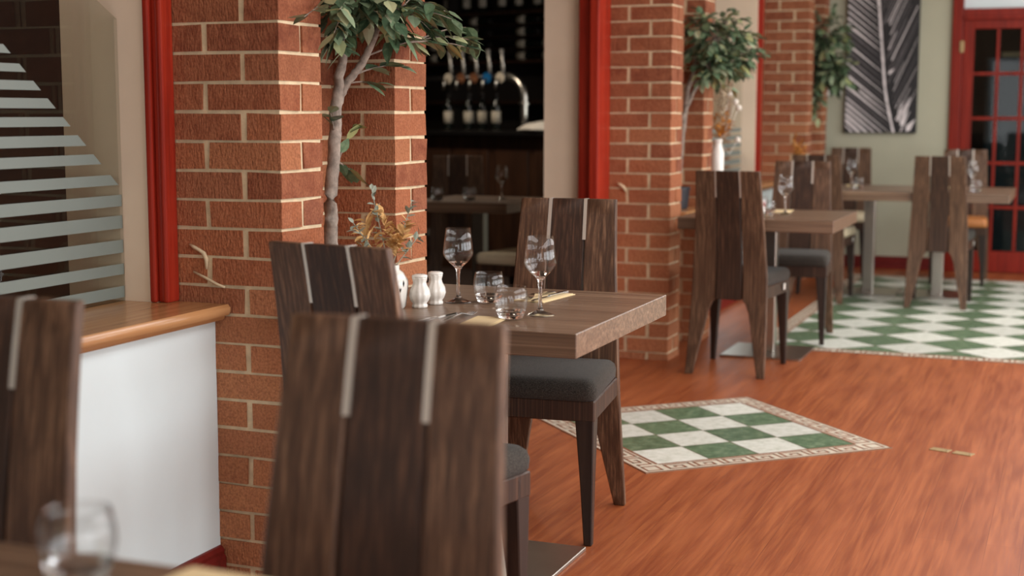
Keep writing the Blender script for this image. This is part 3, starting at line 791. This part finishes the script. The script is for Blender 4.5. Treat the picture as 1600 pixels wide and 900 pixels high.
tree((-1.97, 3.565, .735),
     [([(-1.97, 3.563, .80), (-1.969, 3.563, .87), (-1.972, 3.57, .98), (-1.966, 3.58, 1.102), (-1.969, 3.60, 1.229), (-1.966, 3.62, 1.337), (-1.952, 3.64, 1.446), (-1.947, 3.66, 1.554), (-1.93, 3.68, 1.66)], [.021, .021, .0195, .0185, .018, .0145, .012, .009, .006]),
      ([(-1.97, 3.605, 1.235), (-1.962, 3.622, 1.285), (-1.946, 3.64, 1.328), (-1.921, 3.66, 1.365), (-1.898, 3.68, 1.42), (-1.883, 3.70, 1.474), (-1.876, 3.72, 1.557), (-1.86, 3.72, 1.66)], [.011, .012, .0115, .0115, .0105, .009, .007, .005])],
     [((-1.908, 3.67, 1.395), (-1.72, 3.87, 1.458), 12, .1), ((-1.72, 3.86, 1.455), (-1.68, 3.93, 1.445), 9, .1), ((-1.80, 3.738, 1.437), (-1.70, 3.93, 1.428), 10, .08), ((-1.78, 3.78, 1.45), (-1.69, 3.89, 1.485), 9, .1),
      ((-1.93, 3.655, 1.345), (-1.85, 3.74, 1.372), 7, .1), ((-1.94, 3.64, 1.32), (-1.88, 3.68, 1.32), 5, .1),
      ((-1.965, 3.60, 1.09), (-1.94, 3.645, 1.19), 5, .1), ((-1.965, 3.59, 1.10), (-1.93, 3.64, 1.06), 6, .1), ((-1.965, 3.585, 1.18), (-1.955, 3.545, 1.235), 4, .1),
      ((-1.94, 3.64, 1.48), (-1.79, 3.12, 1.47), 10, .15), ((-1.94, 3.64, 1.46), (-1.80, 3.29, 1.44), 10, .2), ((-1.95, 3.63, 1.44), (-1.86, 3.45, 1.40), 9, .2), ((-1.88, 3.70, 1.47), (-1.80, 3.80, 1.43), 9, .2)],
     'potted ficus tree with forked grey trunk in the niche of the nearest brick pier', 11,
     clusters=[((-1.87, 3.50, 1.55), (.16, .20, .12), 32), ((-1.82, 3.72, 1.55), (.16, .18, .11), 34), ((-1.84, 3.62, 1.66), (.2, .3, .12), 28)])
tree((-1.965, 7.30, .735),
     [([(-1.96, 7.30, .80), (-1.955, 7.36, 1.1), (-1.95, 7.40, 1.25), (-1.945, 7.42, 1.36), (-1.93, 7.48, 1.46), (-1.91, 7.5, 1.62)], [.018, .016, .015, .014, .011, .008]),
      ([(-1.955, 7.35, 1.2), (-1.92, 7.45, 1.35), (-1.87, 7.55, 1.47), (-1.85, 7.58, 1.6)], [.010, .010, .008, .006])],
     [((-1.93, 7.45, 1.4), (-1.75, 7.62, 1.37), 10, .2)],
     'potted ficus tree in the second brick pier niche, above the white bottle vase', 23,
     clusters=[((-1.80, 7.46, 1.50), (.17, .22, .11), 40), ((-1.78, 7.36, 1.64), (.2, .26, .13), 44), ((-1.74, 7.62, 1.56), (.16, .2, .12), 30), ((-1.80, 7.30, 1.47), (.1, .14, .08), 18)])
tree((-1.965, 11.05, .735),
     [([(-1.96, 11.05, .80), (-1.955, 11.07, 1.15), (-1.945, 11.06, 1.35), (-1.93, 11.08, 1.5), (-1.9, 11.1, 1.7)], [.022, .02, .018, .014, .008]),
      ([(-1.955, 11.07, 1.3), (-1.9, 11.12, 1.45), (-1.85, 11.15, 1.6)], [.012, .01, .006])],
     [((-1.945, 11.06, 1.33), (-1.86, 11.0, 1.2), 8, .2)],
     'potted ficus tree in the farthest brick pier niche beside the palm leaf picture', 31, leafL=.07,
     clusters=[((-1.84, 11.05, 1.60), (.17, .22, .16), 40), ((-1.72, 11.02, 1.55), (.15, .2, .14), 34), ((-1.82, 11.05, 1.85), (.18, .25, .2), 36), ((-1.90, 11.0, 1.36), (.09, .1, .12), 14)])

# ------------------------------------------------------------------ palm leaf canvas
pc = empty('canvas_picture', (-1.478, 11.68, 1.083)); tag(pc, 'tall black and white canvas print of a palm leaf on the grey-green wall', 'picture')
CW, CHH = .555, 1.32
MB().box(-CW/2, CW/2, -.04, 0, 0, CHH).build('canvas', 'canvas_dark', pc, bevel=.003)
s = MB(); yq = -.0412
def cq(u, v_): return (-CW/2+u*CW, yq, v_*CW)            # canvas units: u across, v up, both in widths
def rib(t): return (.69-.13*min(t, .5)/.5 - .11*max(0, t-.5), t*1.12)
rr = random.Random(5)
def clipuv(p): return (min(.995, max(.008, p[0])), min(2.36, max(.008, p[1])))
for i in range(36):
    t = -.75 + i*.088; a = rib(t); b = (-.02-.0*i, a[1]+ (a[0])*.78 + .02)
    wd = .016 + .02*rr.random(); s.mi = 0 if rr.random() < .85 else 1
    pa, pb, pc_, pd = a, (b[0], b[1]-wd), (b[0], b[1]+wd*.7), (a[0]-.005, a[1]+.008)
    # clip the leaflet against the lower edge of the canvas
    def cut(p, q): 
        if p[1] >= .008: return p
        k = (.008-p[1])/(q[1]-p[1]); return (p[0]+(q[0]-p[0])*k, .008)
    if pb[1] < .02: continue
    pa2, pd2 = cut(pa, pb), cut(pd, pc_)
    s.flat([cq(*clipuv(x)) for x in (pa2, pb, pc_, pd2)])
for i in range(30):
    t = -.1 + i*.06; a = rib(t); s.mi = 1 if rr.random() < .75 else 0
    wd = .006+.012*rr.random(); st_ = 2.0 + .4*rr.random(); ln = rr.uniform(.25, 1.0)*(1-a[0]); off = rr.uniform(.0, .12)
    if a[1]+off*st_ < .01: continue
    p0 = (a[0]+off, a[1]+off*st_); p1 = (min(.99, a[0]+off+ln*.9), a[1]+(min(.99, a[0]+off+ln*.9)-a[0])*st_)
    if p1[0] <= p0[0]+.02: continue
    s.flat([cq(*clipuv(x)) for x in (p0, (p0[0]+wd, p0[1]-wd*.2), p1, (p1[0]-wd*.5, p1[1]))])
for (u0, v0, u1, v1, wd) in ((.78, .1, .92, .52, .05), (.74, .16, .8, .45, .03), (.86, .02, .99, .2, .06), (.6, .82, .68, .92, .03)):
    s.mi = 0; s.flat([cq(*clipuv(x)) for x in ((u0, v0), (u0+wd, v0+.02), (u1, v1), (u0+wd*.1, v0+(v1-v0)*.5))])
s.mi = 0; yq = -.0418
pr = [rib(t) for t in (0.0, .2, .4, .6, .9, 1.2, 1.6, 2.0)]
for (a, b) in zip(pr, pr[1:]): s.flat([cq(*clipuv(x)) for x in ((a[0]-.02, a[1]), (a[0]+.018, a[1]), (b[0]+.012, b[1]), (b[0]-.012, b[1]))])
s.build('palm_print', ['canvas_light', 'canvas_mid'], pc)
sw = empty('wall_switch', (-1.86, 11.68, 1.428)); tag(sw, 'small white square box on the grey-green wall beside the farthest tree', 'switch')
MB().box(-.068, .068, -.03, 0, -.052, .052).build('box', 'plastic', sw, bevel=.006, seg=2)
MB().box(-.02, .02, -.034, -.03, -.02, .02).build('rocker', 'plastic', sw, bevel=.001)

# ------------------------------------------------------------------ red door in the end wall
dr = empty('door_1', (0, 11.68, 0)); struct(dr)
s = MB(); s.box(-.955, -.875, -.03, .12, 0, 2.35); s.box(.87, .95, -.03, .12, 0, 2.35); s.box(-.875, .87, -.03, .12, 1.965, 2.04); s.box(-.875, .87, -.045, -.03, 1.955, 1.985); s.box(-.875, .87, -.03, .12, 2.28, 2.35)
struct(s.build('door_frame', 'red_door', dr, bevel=.006, seg=2))
for x0, nm in ((-.872, 'door_leaf'), (.003, 'door_leaf')):
    x1 = x0+.868; xi0, xi1 = x0+.082, x1-.082
    s = MB(); s.box(x0, xi0, -.012, .03, .005, 1.962); s.box(xi1, x1, -.012, .03, .005, 1.962); s.box(xi0, xi1, -.012, .03, 1.885, 1.962); s.box(xi0, xi1, -.012, .03, .005, .17)
    L = struct(s.build(nm, 'red_door', dr, bevel=.003))
    s = MB(); wv = (xi1-xi0)/4
    for k in (1, 2, 3): s.box(xi0+k*wv-.012, xi0+k*wv+.012, -.008, .026, .17, 1.885)
    for z in (1.543, 1.2, .855, .512): s.box(xi0, xi1, -.006, .024, z-.013, z+.013)
    struct(s.build('glazing_bars', 'red_door', L, bevel=.003))
    struct(MB().box(xi0, xi1, .008, .012, .17, 1.885).build('pane', 'dark_pane', L))
for z in (1.75, .3):
    struct(MB().box(-.895, -.862, -.042, -.028, z-.045, z+.045).build('hinge', 'brass', dr, bevel=.004))
struct(MB().box(-.875, .87, .03, .04, 2.04, 2.28).build('transom_pane', 'white_wall', dr))
# dim lobby behind the door
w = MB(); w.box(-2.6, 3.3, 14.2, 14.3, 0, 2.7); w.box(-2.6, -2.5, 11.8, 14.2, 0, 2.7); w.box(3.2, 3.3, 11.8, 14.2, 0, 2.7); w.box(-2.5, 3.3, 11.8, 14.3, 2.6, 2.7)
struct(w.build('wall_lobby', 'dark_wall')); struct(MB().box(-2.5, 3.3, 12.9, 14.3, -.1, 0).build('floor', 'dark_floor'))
sh = empty('shelf_unit', (-.55, 13.2, 0)); tag(sh, 'dark cabinet with pale top edge, seen through the red door glass', 'cabinet')
MB().box(-.22, .6, -.2, .2, 0, 1.72).build('carcass', 'teal', sh, bevel=.004); MB().box(-.1, .3, -.24, .2, 1.72, 1.76).build('top_edge', 'napkin', sh, bevel=.004)
MB().box(-.2, .58, -.215, -.2, .9, 1.66).build('door', 'teal', sh, bevel=.003)

# ------------------------------------------------------------------ the bar behind the doorway
A0, A1 = Vector((-6.2, 10.85, 0)), Vector((-2.75, 9.75, 0)); du = (A1-A0).normalized(); dn = Vector((-du.y, du.x, 0))   # dn points away from the camera
if dn.y < 0: dn = -dn
ANG = math.atan2(du.y, du.x)
bc = empty('bar_counter', A0, ANG); tag(bc, 'dark bar counter with panelled front behind the doorway', 'bar counter')
BL = (A1-A0).length
MB().box(0, BL, .05, .6, 0, 1.06).build('panelled_front', 'bar_front', bc)
MB().box(-.02, BL+.02, -.06, .64, 1.06, 1.10).build('countertop', 'black', bc, bevel=.008)
s = MB()
for k in range(9): s.box(.05+k*BL/9, .05+(k+1)*BL/9-.06, .035, .05, .15, .95)
s.build('front_panels', 'bar_front', bc, bevel=.004)
def onbar(t, d=0.0): p = A0 + du*t + dn*d; return (p.x, p.y, 1.10)
# beer font : arch with five taps
bf = empty('beer_font', onbar(1.75, .2), ANG); tag(bf, 'arched dark and chrome beer font with five taps on the bar counter', 'beer tap')
s = MB(); arch = [(-.95, 0, 0), (-.95, 0, .25)] + [(-.83-.12*math.cos(R(a)), 0, .28+.12*math.sin(R(a))) for a in (15, 40, 65, 90)] + [(.32, 0, .42)]
s.tube(arch, .03, 12); s.build('pipe', 'black', bf, smooth='all')
s = MB(); s.tube([(.32, 0, .42)] + [(.32+.165*math.sin(R(a)), 0, .255+.165*math.cos(R(a))) for a in (15, 40, 65, 90)] + [(.485, 0, .13), (.485, 0, 0)], [.03, .03, .03, .03, .03, .03, .03], 12); s.build('chrome_column', 'steel', bf, smooth='all')
s = MB(); s.lathe([(.045, 0), (.045, .015), (.032, .02)], (.485, 0, .2), 16); s.build('collar', 'steel', bf, smooth=True)
for k in range(5):
    x = -.27+k*.136
    s = MB(); s.tube([(x, -.0, .44), (x, -.01, .5), (x, -.02, .63)], [.012, .013, .016], 8); th_ = s.build('tap_handle', 'alu', bf, smooth='all')
    s = MB(); s.tube([(x, -.03, .4), (x, -.09, .39), (x, -.1, .32)], .011, 8); s.build('spout', 'steel', th_, smooth='all')
    s = MB(); s.loft([[(x+.042*math.cos(a), yy, .41+.042*math.sin(a)) for a in (2*PI*i/20 for i in range(20))] for yy in (-.045, -.035)]); s.build('badge', 'blue' if k == 3 else ('copper' if k in (1, 2) else 'label'), th_)
# bottles
bp = empty('wine_bottle')
MB().lathe([(.036, 0), (.038, .004), (.038, .185), (.034, .205), (.016, .235), (.0145, .25), (.0145, .30), (.001, .30)], n=20).build('body', 'bottle', bp, smooth='all'); bd = bp.children[0]
MB().lathe([(.0385, .055), (.0385, .15)], n=20).build('label', 'label', bd, smooth='all')
MB().lathe([(.0155, .25), (.0155, .302), (.001, .303)], n=12).build('capsule', 'dark_wall', bd, smooth='all')
ub = [0]
def bottle(loc, rot, label, group):
    o = bp if ub[0] == 0 else copy_tree(bp); ub[0] = 1
    o.location = loc; o.rotation_euler = rot; tag(o, label, 'bottle', group); return o
for k, (t, d, lab) in enumerate(((1.30, .36, 'dark wine bottle on the bar counter, first from the brick pier'), (1.41, .5, 'dark wine bottle on the bar counter, second from the brick pier'), (1.50, .38, 'dark wine bottle on the bar counter, third from the brick pier'), (1.60, .44, 'dark wine bottle on the bar counter, fourth from the brick pier'), (1.78, .4, 'dark wine bottle standing apart on the bar counter under the taps'))):
    bottle(onbar(t, d), (0, 0, ANG+.2), lab, 'bottles on the bar counter')
# crumpled towel and teal till beside the font
s = MB(); rr = random.Random(3)
rings = []
for i in range(7):
    k = i/6; rad = (.2*math.cos(k*PI/2)**.7+.001)
    rings.append([(rad*1.1*math.cos(a)*(1+.18*rr.uniform(-1, 1)), rad*.7*math.sin(a)*(1+.18*rr.uniform(-1, 1)), max(0, .075*k+.016*rr.uniform(-1, 1) if i else 0)) for a in (2*PI*j/16 for j in range(16))])
s.loft(rings); tw = s.build('towel', 'cloth', smooth='all', subsurf=1); tw.location = onbar(2.53, .05); tw.rotation_euler = (0, 0, ANG)
tag(tw, 'crumpled white bar towel on the counter at foot of the chrome column', 'towel')
tl = empty('till', onbar(2.62, .45), ANG); tag(tl, 'dark teal-screened till behind the chrome column on the bar', 'till')
MB().box(-.12, .12, -.08, .12, 0, .06).build('stand', 'black', tl, bevel=.01); MB().box(-.2, .2, -.02, .02, .08, .36).build('screen', 'teal', tl, bevel=.008); MB().box(-.03, .03, 0, .06, .05, .2).build('neck', 'black', tl)
# back bar: shelves with lying and standing bottles
C0 = A0 + dn*1.7
bb = empty('back_bar_shelves', C0, ANG); tag(bb, 'dark shelving full of wine bottles behind the bar counter', 'shelving')
MB().box(-1.2, 2.2, .12, .5, 0, 1.02).build('lower_cupboard', 'dark_wall', bb)
MB().box(-1.2, 2.2, .50, .52, 1.02, 2.5).build('back_panel', 'dark_wall', bb)
for z in (1.02, 1.32, 1.69, 2.14, 2.45): MB().box(-1.2, 2.2, .08, .50, z, z+.03).build('shelf', 'bar_front', bb, bevel=.003)
for k in (1, 2, 3): MB().box(-1.17, 2.17, .1, .36, 1.7205+k*.11-.007, 1.7205+k*.11).build('rack_shelf', 'bar_front', bb)
for x in (-1.2, .0, 1.3, 2.17): MB().box(x, x+.03, .1, .50, 1.05, 2.5).build('upright', 'dark_wall', bb)
def inbb(x, y, z): p = C0 + du*x + dn*y; return (p.x, p.y, z)
cn = ('lowest', 'second', 'third', 'topmost')
for ci, x in enumerate((-.25, .263, .84, 1.147)):
    for k in range(4):
        if ci == 3 and k > 1: continue
        where = ('nearest the brick pier', 'behind the taps', 'above the chrome column', 'nearest the cream wall end')[ci]
        bottle(inbb(x-.1, .2, 1.7595+k*.11), (0, R(90), ANG), '%s wine bottle lying in the shelf stack %s' % (cn[k], where), 'wine bottles lying on the back shelves')
for k, x in enumerate((-.1, .14, .34, .58, .78, 1.0)):
    bottle(inbb(x, .22, 2.17), (0, 0, ANG), '%s standing bottle from the brick pier on the upper back shelf' % ('first', 'second', 'third', 'fourth', 'fifth', 'sixth')[k], 'standing bottles on the upper shelf')
